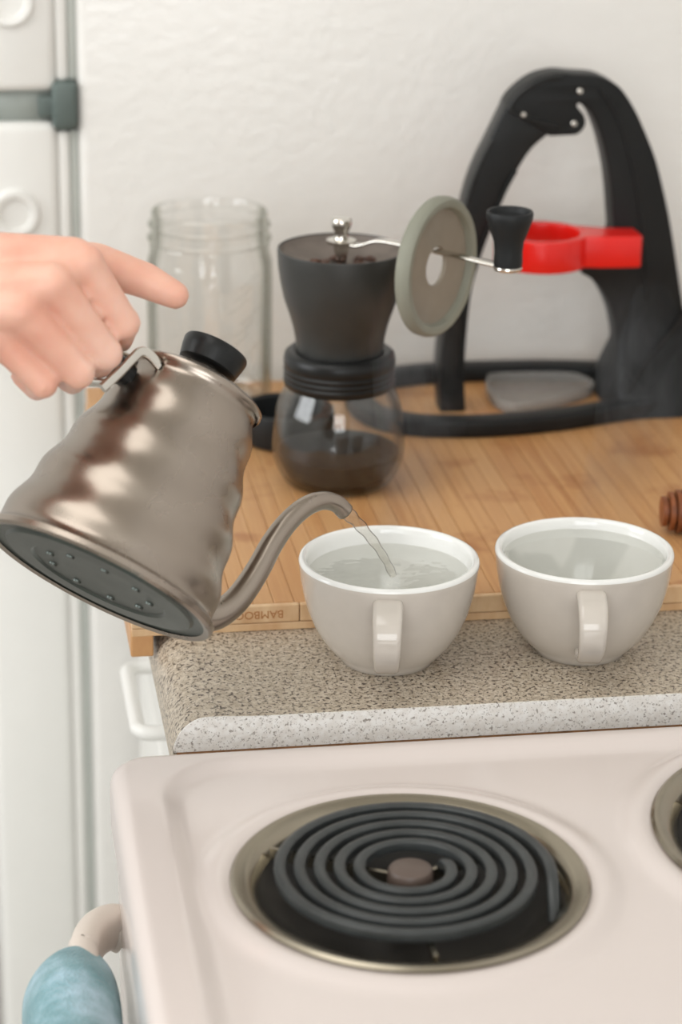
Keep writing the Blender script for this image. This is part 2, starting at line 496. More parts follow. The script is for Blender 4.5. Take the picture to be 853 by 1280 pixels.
ct = tag(empty('countertop', (.46, 1.56, .872)), 'speckled taupe laminate countertop with white end cap beside stove', 'countertop')
CTO = Vector((-.46, -1.56, -.872))
def ctpart(name, bm, mat, parent=None, **k):
    bmesh.ops.translate(bm, verts=bm.verts, vec=CTO)
    return obj(name, bm, mat, parent or ct, **k)
ZT = 0.91
edge = []   # rolled front edge (x, z), from under the front up over to the flat top
for k in range(0, 13):
    a = PI * 1.0 - (PI / 2) * k / 12
    edge.append((CX0 + .020 + .020 * math.cos(a), ZT - .0205 + .0217 * math.sin(a)))
edge += [(CX0 + .030, ZT + .0010), (CX0 + .040, ZT + .0004), (CX0 + .052, ZT)]
prof_top = [(CX0, ZT - .034), (CX0, ZT - .028)] + edge + [(CX1, ZT)]
bm = bmesh.new()
ys = [CY0, 1.858]
rows = [[bm.verts.new((x, y, z)) for x, z in prof_top + [(CX1, ZT - .034)]] for y in ys]
n = len(rows[0])
for i in range(n - 1): bm.faces.new((rows[0][i], rows[0][i + 1], rows[1][i + 1], rows[1][i]))
bm.faces.new((rows[0][0], rows[1][0], rows[1][-1], rows[0][-1]))
bm.faces.new([v for v in rows[1]])
bm.faces.new([v for v in rows[0]][::-1])
ctpart('laminate_top', bm, 'lam')
cap_poly = [(x, z - .0002) for x, z in ([(CX0 + .0005, ZT - .0195)] + [e for e in edge if e[1] > ZT - .019] + [(CX1, ZT), (CX1, ZT - .0195)])]
ctpart('end_cap', prism(bmesh.new(), cap_poly, CY0 - .0016, CY0 - .0001), 'cap', smooth=False)
ctpart('substrate', B(CX0 + .002, CX1, CY0 - .0012, CY0 - .0001, ZT - .034, ZT - .0196), 'substrate', smooth=False)

# ------------------------------------------------------------------ stove
SX0, SX1, SY0, SY1, SZ = 0.0735, 0.74, 0.48, 1.232, 0.908
st = tag(empty('stove', (.40, .86, 0)), 'almond white electric stove with coil burners below the countertop', 'stove')
SO = Vector((-.40, -.86, 0))
def spart(name, bm, mat, parent=None, **k):
    bmesh.ops.translate(bm, verts=bm.verts, vec=SO)
    return obj(name, bm, mat, parent or st, **k)
BURN = [(.2145, 1.0775, .0895), (.4580, 1.0980, .1085)]
def sdf_rr(x, y, x0, x1, y0, y1, r):
    cx, cy = (x0 + x1) / 2, (y0 + y1) / 2
    qx, qy = abs(x - cx) - (x1 - x0) / 2 + r, abs(y - cy) - (y1 - y0) / 2 + r
    return min(max(qx, qy), 0) + math.hypot(max(qx, 0), max(qy, 0)) - r
def sstep(a, b, t):
    t = max(0, min(1, (t - a) / (b - a))); return t * t * (3 - 2 * t)
def cook_z(x, y):
    d = -sdf_rr(x, y, SX0, SX1, SY0, SY1, .022)
    r = .010
    z = SZ - (r - math.sqrt(max(0, r * r - (r - min(d, r)) ** 2)))
    di = -sdf_rr(x, y, SX0 + .026, SX1 - .03, SY0 + .02, SY1 - .014, .045)
    z -= .0055 * sstep(-.002, .012, di)
    for bx, by, br in BURN:
        q = math.hypot(x - bx, y - by)
        z += .0030 * sstep(br + .020, br + .008, q) - .0022 * sstep(br + .006, br - .001, q) - .022 * sstep(br - .002, br - .012, q)
    return z
def lines(a, b, step, fine=.016, fs=.0016):
    out = []; x = a
    while x < b - 1e-6:
        out.append(x); x += fs if (x - a < fine or b - x < fine + 1e-4) else step
    return out + [b]
gx, gy = lines(SX0, SX1, .0032), lines(SY0, SY1, .0032)
bm = bmesh.new(); grid = []
rc = .022
for y in gy:
    row = []
    for x in gx:
        X, Y = x, y
        cx = SX0 + rc if x < SX0 + rc else (SX1 - rc if x > SX1 - rc else None)
        cy = SY0 + rc if y < SY0 + rc else (SY1 - rc if y > SY1 - rc else None)
        if cx is not None and cy is not None:
            dx, dy = x - cx, y - cy
            l = math.hypot(dx, dy)
            if l > 1e-9:     # square corner squeezed onto the round corner
                k = max(abs(dx), abs(dy)) / l
                X, Y = cx + dx * k, cy + dy * k
        row.append(bm.verts.new((X, Y, cook_z(X, Y))))
    grid.append(row)
for j in range(len(gy) - 1):
    for i in range(len(gx) - 1):
        bm.faces.new((grid[j][i], grid[j][i + 1], grid[j + 1][i + 1], grid[j + 1][i]))
loop = grid[0][:-1] + [r[-1] for r in grid[:-1]] + grid[-1][:0:-1] + [r[0] for r in grid[:0:-1]]
low = [bm.verts.new((v.co.x, v.co.y, SZ - .034)) for v in loop]
for i in range(len(loop)):
    j = (i + 1) % len(loop); bm.faces.new((loop[i], low[i], low[j], loop[j]))
spart('cooktop', bm, 'enamel', sharp=math.radians(60))
spart('body', B(.0905, .735, .486, 1.228, .02, SZ - .030, bev=.003), 'enamel')
od = spart('oven_door', B(.0775, .0900, .492, 1.222, .14, SZ - .046, bev=.005), 'enamel')
spart('storage_drawer', B(.0775, .0900, .492, 1.222, .03, .132, bev=.004), 'enamel')
# oven handle: bar with curved beige ends
HZ = .815
hp = [(.080, 1.205, HZ - .004), (.072, 1.204, HZ), (.062, 1.192, HZ + .002), (.056, 1.172, HZ + .002), (.055, 1.14, HZ + .002), (.055, .86, HZ + .002), (.055, .58, HZ + .002), (.056, .542, HZ + .002), (.062, .522, HZ + .002), (.072, .510, HZ), (.080, .508, HZ - .004)]
spart('oven_handle', sweep(bmesh.new(), catmull(hp, 6), rrect(.016, .026, .007), up=(0, 0, 1)), 'beige', od)

# coil burners
def burner(bx, by, br, turns, label):
    b = tag(empty('coil_burner', (bx, by, SZ - .0055)), label, 'burner', 'coil burners on the stove')
    z0 = .0026
    pan = [(br, z0 - .0015), (br + .0008, z0), (br - .001, z0 + .0016), (br - .006, z0 + .0010), (br - .0105, z0 - .002), (br - .0135, z0 - .0065)]
    ring = obj('trim_ring', L(pan, 96), 'chrome', b)
    bowl = [(br - .0125, z0 - .0052), (br - .016, z0 - .011), (br - .030, z0 - .0165), (br * .35, z0 - .0195), (.012, z0 - .0195), (0, z0 - .0195)]
    obj('drip_pan', L(bowl, 80), 'panblack', b)
    # heating coil
    r0, r1 = .0200, br - .0190
    A0 = 2 * PI * turns - .15
    pts = []; nst = int(turns * 44)
    for k in range(nst + 1):
        t = k / nst; a = A0 - 2 * PI * turns * t
        r = r0 + (r1 - r0) * t
        z = .0060
        pts.append((r * math.cos(a), r * math.sin(a), z))
    a = A0 - 2 * PI * turns
    tan = Vector((math.sin(a), -math.cos(a), 0))
    e = Vector(pts[-1])
    pts += [tuple(e + tan * .008 + Vector((0, 0, -.002))), tuple(e + tan * .016 + Vector((0, 0, -.008))), tuple(e + tan * .022 + Vector((0, 0, -.016)))]
    s = Vector(pts[0]); t0 = Vector((-math.sin(A0), math.cos(A0), 0))
    pts = [tuple(s + t0 * .010 + Vector((0, 0, -.008))), tuple(s + t0 * .005 + Vector((0, 0, -.002)))] + pts
    sec = [(.0031 * math.copysign(abs(math.cos(t)) ** .8, math.cos(t)), .0032 * math.copysign(abs(math.sin(t)) ** .55, math.sin(t))) for t in [2 * PI * i / 12 for i in range(12)]]
    obj('heating_coil', sweep(bmesh.new(), pts, sec, up=(0, 0, 1)), 'coil', b)
    for k in range(3):
        a = 0.5 + k * 2 * PI / 3
        bm = bmesh.new(); box(bm, .008, r1 + .006, -.0011, .0011, -.0035, .0027)
        bmesh.ops.rotate(bm, verts=bm.verts, cent=(0, 0, 0), matrix=Matrix.Rotation(a, 3, 'Z'))
        obj('support_arm', bm, 'chrome', b, smooth=False)
    obj('centre_cap', L([(0, .0086), (.0085, .0086), (.0105, .0078), (.0115, .0060), (.0115, -.002), (0, -.002)], 40), 'coilcap', b)
    return b
burner(*BURN[0], 5.05, 'black coil burner in a chrome drip pan near the oven handle and towel')
burner(*BURN[1], 6.0, 'black coil burner on the wall side of the stove, away from the towel')

# ------------------------------------------------------------------ towel on the oven handle
tw = tag(empty('towel', (.055, 1.06, HZ)), 'blue green terry towel draped over the oven handle', 'towel')
bm = bmesh.new()
prof = []
for s in range(0, 9): prof.append((-.062 + .0032 * s, -.34 + s * .040))          # outer fall
for k in range(1, 12):
    a = PI - PI * k / 12
    prof.append((-.0085 + .0275 * math.cos(a), -.012 + .036 * math.sin(a)))
for s in range(1, 7): prof.append((.0175 - .0005 * (s % 2), -.012 - s * .040))
Ny = 34; rows = []
random.seed(3)
for j in range(Ny + 1):
    u = j / Ny; y = .100 - u * .30
    row = []
    for k, (x, z) in enumerate(prof):
        hang = max(0, min(1, (-z) / .2))
        wob = .006 * math.sin(u * 15 + 1.0) * (.35 + hang) + .003 * math.sin(u * 31 + k * .4) * hang
        xx = x + (wob if x < 0 else -abs(wob) * .15)
        if z > -.012: xx = x + wob * .3
        zz = z + .003 * math.sin(u * 13 + 2) * (1 if z > 0 else 0) - .012 * max(0, 1 - u * 9) * (1 if z > -.03 else .3)
        row.append(bm.verts.new((xx, y + .006 * math.sin(k * .5) * (1 - u), zz)))
    rows.append(row)
for j in range(Ny):
    for k in range(len(prof) - 1): bm.faces.new((rows[j][k], rows[j][k + 1], rows[j + 1][k + 1], rows[j + 1][k]))
to = obj('cloth', bm, 'towel', tw)
so = to.modifiers.new('thick', 'SOLIDIFY'); so.thickness = .006; so.offset = 1
ss = to.modifiers.new('sub', 'SUBSURF'); ss.levels = 1; ss.render_levels = 2

# ------------------------------------------------------------------ cutting board
BX0, BX1, BY0, BY1, BZ = 0.099, 0.700, 1.3835, 1.8345, 0.927
cbd = tag(empty('cutting_board', (.40, 1.609, ZT)), 'bamboo cutting board with hooked lip lying on the countertop', 'cutting board')
BO = Vector((-.40, -1.609, -ZT))
def bpart(name, bm, mat, **k):
    bmesh.ops.translate(bm, verts=bm.verts, vec=BO)
    return obj(name, bm, mat, cbd, **k)
NS = 48; sw = (BX1 - BX0) / NS
bm = B(-sw / 2 + .00012, sw / 2 - .00012, -(BY1 - BY0 - .004) / 2, (BY1 - BY0 - .004) / 2, 0, .0125, bev=.0004, seg=1)
strip0 = obj('strip', bm, 'bam', cbd, smooth=False)
for i in range(NS):
    s = strip0 if i == 0 else strip0.copy()
    if i: COL.objects.link(s)
    s.parent = cbd
    s.location = (BX0 + sw * (i + .5) + BO.x, (BY0 + BY1) / 2 + .002 + BO.y, .0045 + random.uniform(-.00012, .00012))
bpart('bottom_layer', B(BX0 + .0005, BX1, BY0 + .004, BY1, ZT + .0002, ZT + .0045, bev=.0006, seg=1), 'bam', smooth=False)
xj = 0.2020
for a, b in ((BX0, xj - .0002), (xj + .0002, BX1)):
    bpart('edge_strip', B(a, b, BY0, BY0 + .0038, ZT + .0055, BZ, bev=.0008, seg=2), 'bamedge', smooth=False)
bpart('lower_edge_strip', B(BX0, BX1, BY0 + .0003, BY0 + .0038, ZT + .0002, ZT + .0052, bev=.0006, seg=2), 'bamedge', smooth=False)
bpart('hook_lip', B(BX0 - .0005, CX0 - .0006, BY0 + .0005, BY1, ZT - .0135, ZT + .0042, bev=.0012, seg=2), 'bam', smooth=False)
# branded lettering, upside down on the front edge
def lettering(body, size, loc, rot, mat, parent, name):
    cu = bpy.data.curves.new('t', 'FONT'); cu.body = body; cu.size = size; cu.extrude = .00015; cu.align_x = 'CENTER'; cu.align_y = 'CENTER'
    to = bpy.data.objects.new('t', cu); COL.objects.link(to)
    bpy.context.view_layer.update()
    me = bpy.data.meshes.new_from_object(to.evaluated_get(bpy.context.evaluated_depsgraph_get()))
    bpy.data.objects.remove(to)
    o = link(name, me, mat, parent, smooth=False)
    o.location = loc; o.rotation_euler = rot
    return o
lettering('BAMBOO', .0072, (.1770 + BO.x, BY0 - .0001 + BO.y, ZT + .0112 + BO.z + ZT - ZT + 0), (PI / 2, PI, 0), 'brand', cbd, 'branded_lettering').location.z = .0112

# ------------------------------------------------------------------ cups
def cup_profile():
    out = [(.0000, .0030), (.0235, .0030), (.0245, .0008), (.0262, .0000), (.0280, .0006), (.0290, .0030), (.0338, .0075), (.0395, .0150), (.0442, .0235), (.0480, .0330),
           (.0506, .0430), (.0523, .0530), (.0530, .0600), (.0534, .0628), (.0528, .0646), (.0512, .0652), (.0496, .0646), (.0488, .0630), (.0484, .0600),
           (.0468, .0500), (.0440, .0400), (.0400, .0290), (.0340, .0170), (.0260, .0095), (.0140, .0070), (0, .0065)]
    return out
def inner_r(z):
    pts = [(.0484, .0600), (.0468, .0500), (.0440, .0400), (.0400, .0290), (.0340, .0170)]
    if z >= .06: return .0484
    for (ra, za), (rb, zb) in zip(pts, pts[1:]):
        if zb <= z <= za: return rb + (ra - rb) * (z - zb) / (za - zb)
    return .03
def make_cup(loc, rotz, level, wmat, label, splash=None):
    c = tag(empty('cup', loc, (0, 0, rotz)), label, 'cup', 'matching greige coffee cups')
    pr = cup_profile(); mi = [0] * (len(pr) - 1)
    for k in range(13, len(mi)): mi[k] = 1
    obj('bowl', L(pr, 96, matidx=mi), ['mugout', 'mugin'], c, sharp=math.radians(60))
    # strap handle in the local -y direction
    pth = catmull([(0, -.0470, .0545), (0, -.0560, .0560), (0, -.0670, .0530), (0, -.0735, .0440), (0, -.0725, .0330), (0, -.0640, .0225), (0, -.0540, .0170), (0, -.0400, .0150)], 7)
    N = len(pth); sc = [1.0 + .12 * math.cos(PI * i / (N - 1)) for i in range(N)]
    obj('handle', sweep(bmesh.new(), pth, rrect(.0062, .0160, .0029, 5), up=(1, 0, 0), scale=sc), 'mugout', c)
    # water body
    r = inner_r(level) + .0003
    bm = bmesh.new(); seg, nr = 72, 26; rings = []
    cen = bm.verts.new((0, 0, level))
    for k in range(1, nr + 1):
        rr = r * k / nr; ring = []
        for i in range(seg):
            a = 2 * PI * i / seg; x, y = rr * math.cos(a), rr * math.sin(a); z = level
            if splash:
                q = math.hypot(x - splash[0], y - splash[1])
                z += .0012 * math.cos(q * 700) * math.exp(-q * 55) - .0016 * math.exp(-(q / .005) ** 2)
            if k == nr: z += .0004
            ring.append(bm.verts.new((x, y, z)))
        rings.append(ring)
    if splash:
        q = math.hypot(*splash); cen.co.z += .0012 * math.cos(q * 700) * math.exp(-q * 55)
    for i in range(seg): bm.faces.new((cen, rings[0][i], rings[0][(i + 1) % seg]))
    for k in range(nr - 1):
        for i in range(seg):
            j = (i + 1) % seg; bm.faces.new((rings[k][i], rings[k + 1][i], rings[k + 1][j], rings[k][j]))
    w = obj('water', bm, wmat, c)
    tag(w, 'clear hot water')
    return c
cA = Vector((.2478, 1.3350, ZT)); cB = Vector((.3660, 1.3350, ZT))
tipw = Vector((.2188, 1.3200, 1.0095))
hitA = Vector((.2520, 1.3340, .9625))
make_cup(cA, -.185, .0545, 'ripple', 'greige cup taking the stream of water from the kettle', splash=None)
make_cup(cB, -.165, .0585, 'water', 'greige cup filled with still water, standing clear of the kettle')

# stream of water
sp = [tipw + Vector((-.004, -.0008, .0035)), tipw + Vector((.0025, .0005, -.002)), Vector((.2290, 1.3238, .9985)), Vector((.2378, 1.3275, .9865)), Vector((.2450, 1.3305, .9745)), Vector((.2500, 1.3325, .9640))]
pth = catmull(sp, 8); N = len(pth)
sc = [(.0044 - .0020 * min(1, i / (N * .7))) * (1 + .10 * math.sin(i * .9)) / .001 for i in range(N)]
ws = obj('water_stream', sweep(bmesh.new(), pth, circ(.001, 14), scale=sc), 'stream')
tag(ws, 'stream of clear water pouring from kettle spout into cup', 'water')

# ------------------------------------------------------------------ kettle
Ax = Vector((.490, .4789, .7284)).normalized(); Xx = Vector((.727, .2366, -.6446)); Xx = (Xx - Ax * Xx.dot(Ax)).normalized(); Yx = Ax.cross(Xx)
KO = Vector((.0706, 1.235, 1.0072))
KM = Matrix((Xx, Yx, Ax)).transposed().to_4x4(); KM.translation = KO
kt = tag(empty('kettle'), 'brushed steel gooseneck kettle tipped over the cup, held by a hand', 'kettle')
kt.matrix_world = KM
prof = [(.0625, .0010), (.0660, .0000), (.0672, .0015), (.0672, .0045), (.0655, .0062), (.0640, .0072)]
rp = []
nb = 4; h0, h1 = .0072, .1170
for k in range(0, nb * 12 + 1):
    t = k / (nb * 12); hgt = h0 + (h1 - h0) * t
    base = .0640 + (.0372 - .0640) * (t ** 1.15)
    rp.append((base + .0010 * (1 - math.cos(2 * PI * nb * t)) - .0006, hgt))
prof += rp[1:] + [(.0370, .1185), (.0378, .1200)]
obj('body', L(prof, 96), 'steel', kt)
bs = obj('base', L([(.0630, .0012), (.0615, .0022), (.0560, .0022), (.0545, .0006), (.0400, .0004), (.0385, .0016), (.0200, .0018), (0, .0018)], 80), 'steeldk', kt)
for k in range(9):
    a = k * 2 * PI / 9
    obj('base_stamp', L([(0, -.0004), (.0022, -.0004), (.0028, .0012)], 12, Matrix.Translation((.030 * math.cos(a), .030 * math.sin(a), .0010))), 'steeldk', bs)
ld = obj('lid', L([(.0388, .1190), (.0396, .1205), (.0394, .1225), (.0380, .1236), (.0350, .1240), (.0335, .1252), (.0285, .1275), (.0200, .1295), (.0100, .1302), (0, .1303)], 80), 'steel', kt)
obj('knob_stem', L([(.0060, .1295), (.0060, .1370), (0, .1370)], 24), 'polished', ld)
obj('knob', L([(0, .1345), (.0155, .1345), (.0170, .1356), (.0184, .1420), (.0190, .1460), (.0184, .1476), (.0150, .1482), (0, .1482)], 48), 'black', ld)
spl = [(.0580, .0150), (.0680, .0160), (.0770, .0210), (.0840, .0320), (.0875, .0444), (.0893, .0592), (.0900, .0740), (.0928, .0885), (.0988, .1024), (.1075, .1121), (.1175, .1160), (.1262, .1152)]
sp3 = catmull([(x, 0, z) for x, z in spl], 7); N = len(sp3)
sc = [(.0088 + (.0052 - .0088) * min(1, (i / N) * 1.15)) for i in range(N)]
bm = bmesh.new(); sweep(bm, sp3, circ(1.0, 18), scale=sc, up=(0, 1, 0), cap=False)
so_ = obj('spout', bm, 'steel', kt)
md = so_.modifiers.new('thick', 'SOLIDIFY'); md.thickness = .0008; md.offset = -1
# handle: steel bracket at the neck and a black grip
def strap(sy, end):
    p = [(-.0350, sy, .1150), (-.0440, sy, .1165), (-.0492, sy, .1150), (-.0518, sy, .1090), (-.0550, sy, .0985)] + end
    return sweep(bmesh.new(), catmull(p, 6), rrect(.0056, .0034, .0014, 3), up=(0, 1, 0))
brk = obj('handle_bracket', strap(-.0140, [(-.0596, -.0140, .0860)]), 'polished', kt)
obj('bracket_arm', strap(.0120, [(-.0565, .0120, .0950)]), 'polished', brk)
obj('bracket_pin', L([(0, -.0155), (.0024, -.0155), (.0024, .0155), (0, .0155)], 16, Matrix.Translation((-.0575, 0, .0905)) @ Matrix.Rotation(PI / 2, 4, 'X')), 'polished', brk)
gp = [(-.0420, .1040), (-.0550, .1045), (-.0690, .1010), (-.0830, .0965), (-.0960, .0880), (-.1015, .0790), (-.1030, .0710)]
g3 = catmull([(x, 0, z) for x, z in gp], 6); N = len(g3)
gs = [1.0 + .22 * math.sin(PI * min(1, (i / (N - 1)) * 1.0 + .0)) for i in range(N)]
obj('handle', sweep(bmesh.new(), g3, rrect(.0120, .0155, .0052, 5), up=(0, 1, 0), scale=gs), 'black', kt)

# ------------------------------------------------------------------ hand and arm (one continuous skin)
def capsule(bm, a, b, ra, rb):
    a, b = Vector(a), Vector(b); n = max(2, int((b - a).length / (min(ra, rb) * .30)))
    for i in range(n + 1):
        t = i / n; p = a.lerp(b, t); r = ra + (rb - ra) * t
        bmesh.ops.create_icosphere(bm, subdivisions=2, radius=r, matrix=Matrix.Translation(p))
def fuse(bm, name, mat, voxel, smooth_it, parent=None):
    me = bpy.data.meshes.new(name); bm.to_mesh(me); bm.free()
    o = bpy.data.objects.new(name, me); COL.objects.link(o)
    r = o.modifiers.new('r', 'REMESH'); r.mode = 'VOXEL'; r.voxel_size = voxel; r.use_smooth_shade = True
    s = o.modifiers.new('s', 'SMOOTH'); s.factor = .5; s.iterations = smooth_it
    bpy.context.view_layer.update()
    m2 = bpy.data.meshes.new_from_object(o.evaluated_get(bpy.context.evaluated_depsgraph_get()))
    bpy.data.objects.remove(o); bpy.data.meshes.remove(me)
    m2.name = name
    return link(name, m2, mat, parent)
J = dict(W=(-.042, 1.249, 1.160), W2=(-.040, 1.262, 1.178),
    iM=(0.0674, 1.2470, 1.1805), iP=(0.0881, 1.2500, 1.1469), iD=(0.0880, 1.2800, 1.1293), iT=(0.0794, 1.2920, 1.1314),
    mM=(0.0501, 1.2320, 1.1736), mP=(0.0775, 1.2380, 1.1343), mD=(0.0757, 1.2660, 1.1197), mT=(0.0656, 1.2800, 1.1229),
    rM=(0.0342, 1.2260, 1.1622), rP=(0.0627, 1.2280, 1.1275), rD=(0.0606, 1.2550, 1.1147), rT=(0.0504, 1.2680, 1.1199),
    lM=(0.0217, 1.2300, 1.1479), lP=(0.0444, 1.2260, 1.1227), lD=(0.0418, 1.2480, 1.1132), lT=(0.0340, 1.2600, 1.1168),
    tC=(0.0250, 1.2700, 1.1760), tM=(0.0764, 1.2880, 1.1690), tI=(0.1020, 1.2900, 1.1590), tT=(0.1184, 1.2860, 1.1512))
ps = tag(empty('person', (-.25, 1.22, 1.12)), 'bare right hand and forearm gripping the kettle handle, thumb extended', 'person')
bm = bmesh.new()
for f, k in (('i', 1.0), ('m', 1.04), ('r', 1.0), ('l', .88)):
    capsule(bm, J[f + 'M'], J[f + 'P'], .0108 * k, .0086 * k)
    capsule(bm, J[f + 'P'], J[f + 'D'], .0086 * k, .0076 * k)
    capsule(bm, J[f + 'D'], J[f + 'T'], .0076 * k, .0064 * k)
    bmesh.ops.create_icosphere(bm, subdivisions=2, radius=.0093 * k, matrix=Matrix.Translation(J[f + 'P']))
    a = Vector(J['W']); b = Vector(J[f + 'M'])
    capsule(bm, a, b, .0190, .0116 * k)
for f, g in (('i', 'm'), ('m', 'r'), ('r', 'l')):
    for t in (.0, .25, .5, .75):
        a = Vector(J[f + 'M']).lerp(Vector(J['W']), t); b = Vector(J[g + 'M']).lerp(Vector(J['W']), t)
        o = Vector((0, .004, 0))
        capsule(bm, a + o, b + o, .0100, .0100)
capsule(bm, (-.040, 1.258, 1.184), (J['iM'][0] - .004, J['iM'][1] + .004, J['iM'][2] + .0025), .0175, .0108)
capsule(bm, J['W2'], J['tC'], .0170, .0160)
capsule(bm, J['tC'], J['tM'], .0165, .0120)
capsule(bm, J['tC'], (Vector(J['iM']) + Vector((0, .012, -.006))), .0140, .0090)
capsule(bm, J['tM'], J['tI'], .0120, .0102)
capsule(bm, J['tI'], J['tT'], .0104, .0080)
capsule(bm, (J['lM'][0], J['lM'][1] + .004, J['lM'][2]), (-.035, 1.244, 1.143), .0150, .0205)
# wrist, forearm, elbow, upper arm
for dx in (-.010, .010):
    capsule(bm, (-.042, 1.250 + dx * .3, 1.164 + dx), (-.085, 1.246 + dx * .3, 1.158 + dx), .0200, .0205)
    capsule(bm, (-.085, 1.246 + dx * .3, 1.158 + dx), (-.200, 1.232, 1.145 + dx), .0205, .0320)
capsule(bm, (-.200, 1.232, 1.145), (-.280, 1.220, 1.128), .0360, .0380)
capsule(bm, (-.280, 1.220, 1.128), (-.400, 1.170, 1.300), .0390, .0460)
bmesh.ops.translate(bm, verts=bm.verts, vec=Vector((.25, -1.22, -1.12)))
fuse(bm, 'arm', 'skin', .0017, 7, ps)
bm = bmesh.new()
sl = catmull([(-.318 + .25, 1.205 - 1.22, 1.182 - 1.12), (-.36 + .25, 1.187 - 1.22, 1.243 - 1.12), (-.405 + .25, 1.168 - 1.22, 1.308 - 1.12), (-.43 + .25, 1.158 - 1.22, 1.345 - 1.12)], 8)
sweep(bm, sl, circ(.056, 24), cap=False, scale=[1 + .03 * math.sin(i * 1.3) for i in range(len(sl))])
o = obj('sleeve', bm, 'sleeve', ps); md = o.modifiers.new('thick', 'SOLIDIFY'); md.thickness = .003

# ------------------------------------------------------------------ mason jar
JX, JY = .1900, 1.7830
JS = 1.0
mj = tag(empty('mason_jar', (JX, JY, BZ)), 'empty clear glass mason jar without a lid behind the kettle', 'jar')
outer = [(0, .0030), (.030, .0022), (.036, .0004), (.0405, .0004), (.0440, .0030), (.0462, .0090), (.0468, .0200), (.0468, .1080), (.0462, .1200), (.0440, .1285), (.0418, .1330), (.0412, .1345),
         (.0428, .1358), (.0436, .1372), (.0428, .1386), (.0410, .1396), (.0408, .1450), (.0424, .1462), (.0430, .1473), (.0424, .1484), (.0406, .1494), (.0402, .1545), (.0404, .1560)]
inner = [(.0396, .1572), (.0380, .1566), (.0374, .1550), (.0376, .1400), (.0400, .1310), (.0432, .1200), (.0440, .1080), (.0440, .0200), (.0425, .0110), (.0380, .0070), (.020, .0062), (0, .0060)]
nk = lambda r_, z_: (r_ + (.0026 if z_ > .1315 else 0), z_ - (.0075 if z_ > .02 else 0))
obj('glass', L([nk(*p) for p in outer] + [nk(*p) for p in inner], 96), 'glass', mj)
bm = bmesh.new()
rg = random.Random(5)
for k in range(9):     # raised leaf-like embossing on the wall facing the room
    a = -PI / 2 + .35 + .10 * (k % 3); zz = .030 + .011 * (k // 1) * .8
    p0 = Vector((.0470 * math.cos(a - .16), .0470 * math.sin(a - .16), zz)); p1 = Vector((.0472 * math.cos(a), .0472 * math.sin(a), zz + .004)); p2 = Vector((.0470 * math.cos(a + .18), .0470 * math.sin(a + .18), zz + .010))
    sweep(bm, catmull([p0, p1, p2], 5), circ(.0007, 6))
obj('embossing', bm, 'glass', mj)

# ------------------------------------------------------------------ coffee grinder
GX, GY = .2592, 1.5990
gr = tag(empty('coffee_grinder', (GX, GY, BZ)), 'hand coffee grinder with smoked hopper, black collar and glass base', 'coffee grinder')
go = [(0, .0010), (.030, .0006), (.0345, .0012), (.0380, .0040), (.0420, .0110), (.0452, .0200), (.0460, .0280), (.0452, .0390), (.0432, .0490), (.0405, .0575), (.0375, .0630), (.0355, .0690)]
gi = [(.0328, .0690), (.0347, .0630), (.0376, .0575), (.0402, .0490), (.0424, .0390), (.0432, .0280), (.0424, .0205), (.0392, .0120), (.0350, .0065), (.020, .0050), (0, .0050)]
up_ = lambda P: [(a, b + (.005 if b > .045 else .0)) for a, b in P]
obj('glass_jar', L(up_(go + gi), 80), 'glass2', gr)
obj('coffee_grounds', L([(0, .0054), (.020, .0054), (.0345, .0070), (.0386, .0123), (.0416, .0206), (.0421, .0240), (.0395, .0248), (.020, .0262), (0, .0250)], 64), 'grounds', gr)
col = [(.0330, .0655), (.0366, .0655), (.0380, .0670), (.0386, .0700), (.0374, .0715), (.0384, .0735), (.0372, .0752), (.0384, .0775), (.0372, .0792), (.0382, .0815), (.0382, .0850), (.0374, .0885), (.0350, .0905), (.0315, .0910), (.0296, .0900)]
obj('collar', L(up_(col), 80), 'black', gr)
ho = [(.0296, .0860), (.0298, .0920), (.0304, .0990), (.0322, .1080), (.0350, .1170), (.0385, .1275), (.0410, .1395), (.0425, .1500), (.0430, .1595), (.0428, .1612), (.0418, .1614),
      (.0412, .1606), (.0406, .1585), (.0380, .1558), (.0300, .1522), (.0180, .1492), (.0070, .1475)]
obj('hopper', L(up_(ho), 96, matidx=[0] * 11 + [1] * 5), ['smoked', 'hopperin'], gr)
obj('burr_core', L(up_([(.0275, .0880), (.0275, .1000), (.0120, .1150), (.0080, .1400), (.0055, .1470)]), 48), 'blackmat', gr)
obj('shaft', L(up_([(.0034, .1440), (.0040, .1560), (.0050, .1600), (.0050, .1645), (0, .1645)]), 6), 'polished', gr)
nut = obj('top_nut', L(up_([(.0098, .1650), (.0100, .1670), (.0052, .1678), (.0046, .1700), (.0046, .1725), (.0058, .1750), (.0068, .1775), (.0068, .1808), (.0060, .1820), (0, .1823)]), 32), 'polished', gr)
ad = Vector((.75, -.66, 0)).normalized()
def AP(t, z): return Vector((ad.x * t, ad.y * t, z + .004))
arm = [AP(-.009, .1658), AP(.008, .1658), AP(.016, .1668), AP(.027, .1712), AP(.036, .1722), AP(.055, .1718), AP(.085, .1708), AP(.110, .1695), AP(.131, .1685)]
ca = obj('crank_arm', sweep(bmesh.new(), catmull(arm, 6), rrect(.0078, .0022, .0009, 3), up=(0, 0, 1)), 'polished', gr)
kn = [(0, .0015), (.0092, .0015), (.0095, .0040), (.0092, .0110), (.0098, .0180), (.0128, .0260), (.0150, .0330), (.0152, .0365), (.0146, .0378), (.0132, .0374), (.0118, .0340), (.0060, .0315), (0, .0310)]
kb = obj('crank_knob', L(kn, 48, Matrix.Translation(AP(.127, .1680))), 'rubber', gr)
obj('knob_washer', L([(0, -.0015), (.0088, -.0015), (.0095, 0), (.0090, .0018), (0, .0018)], 32, Matrix.Translation(AP(.127, .1685))), 'polished', gr)
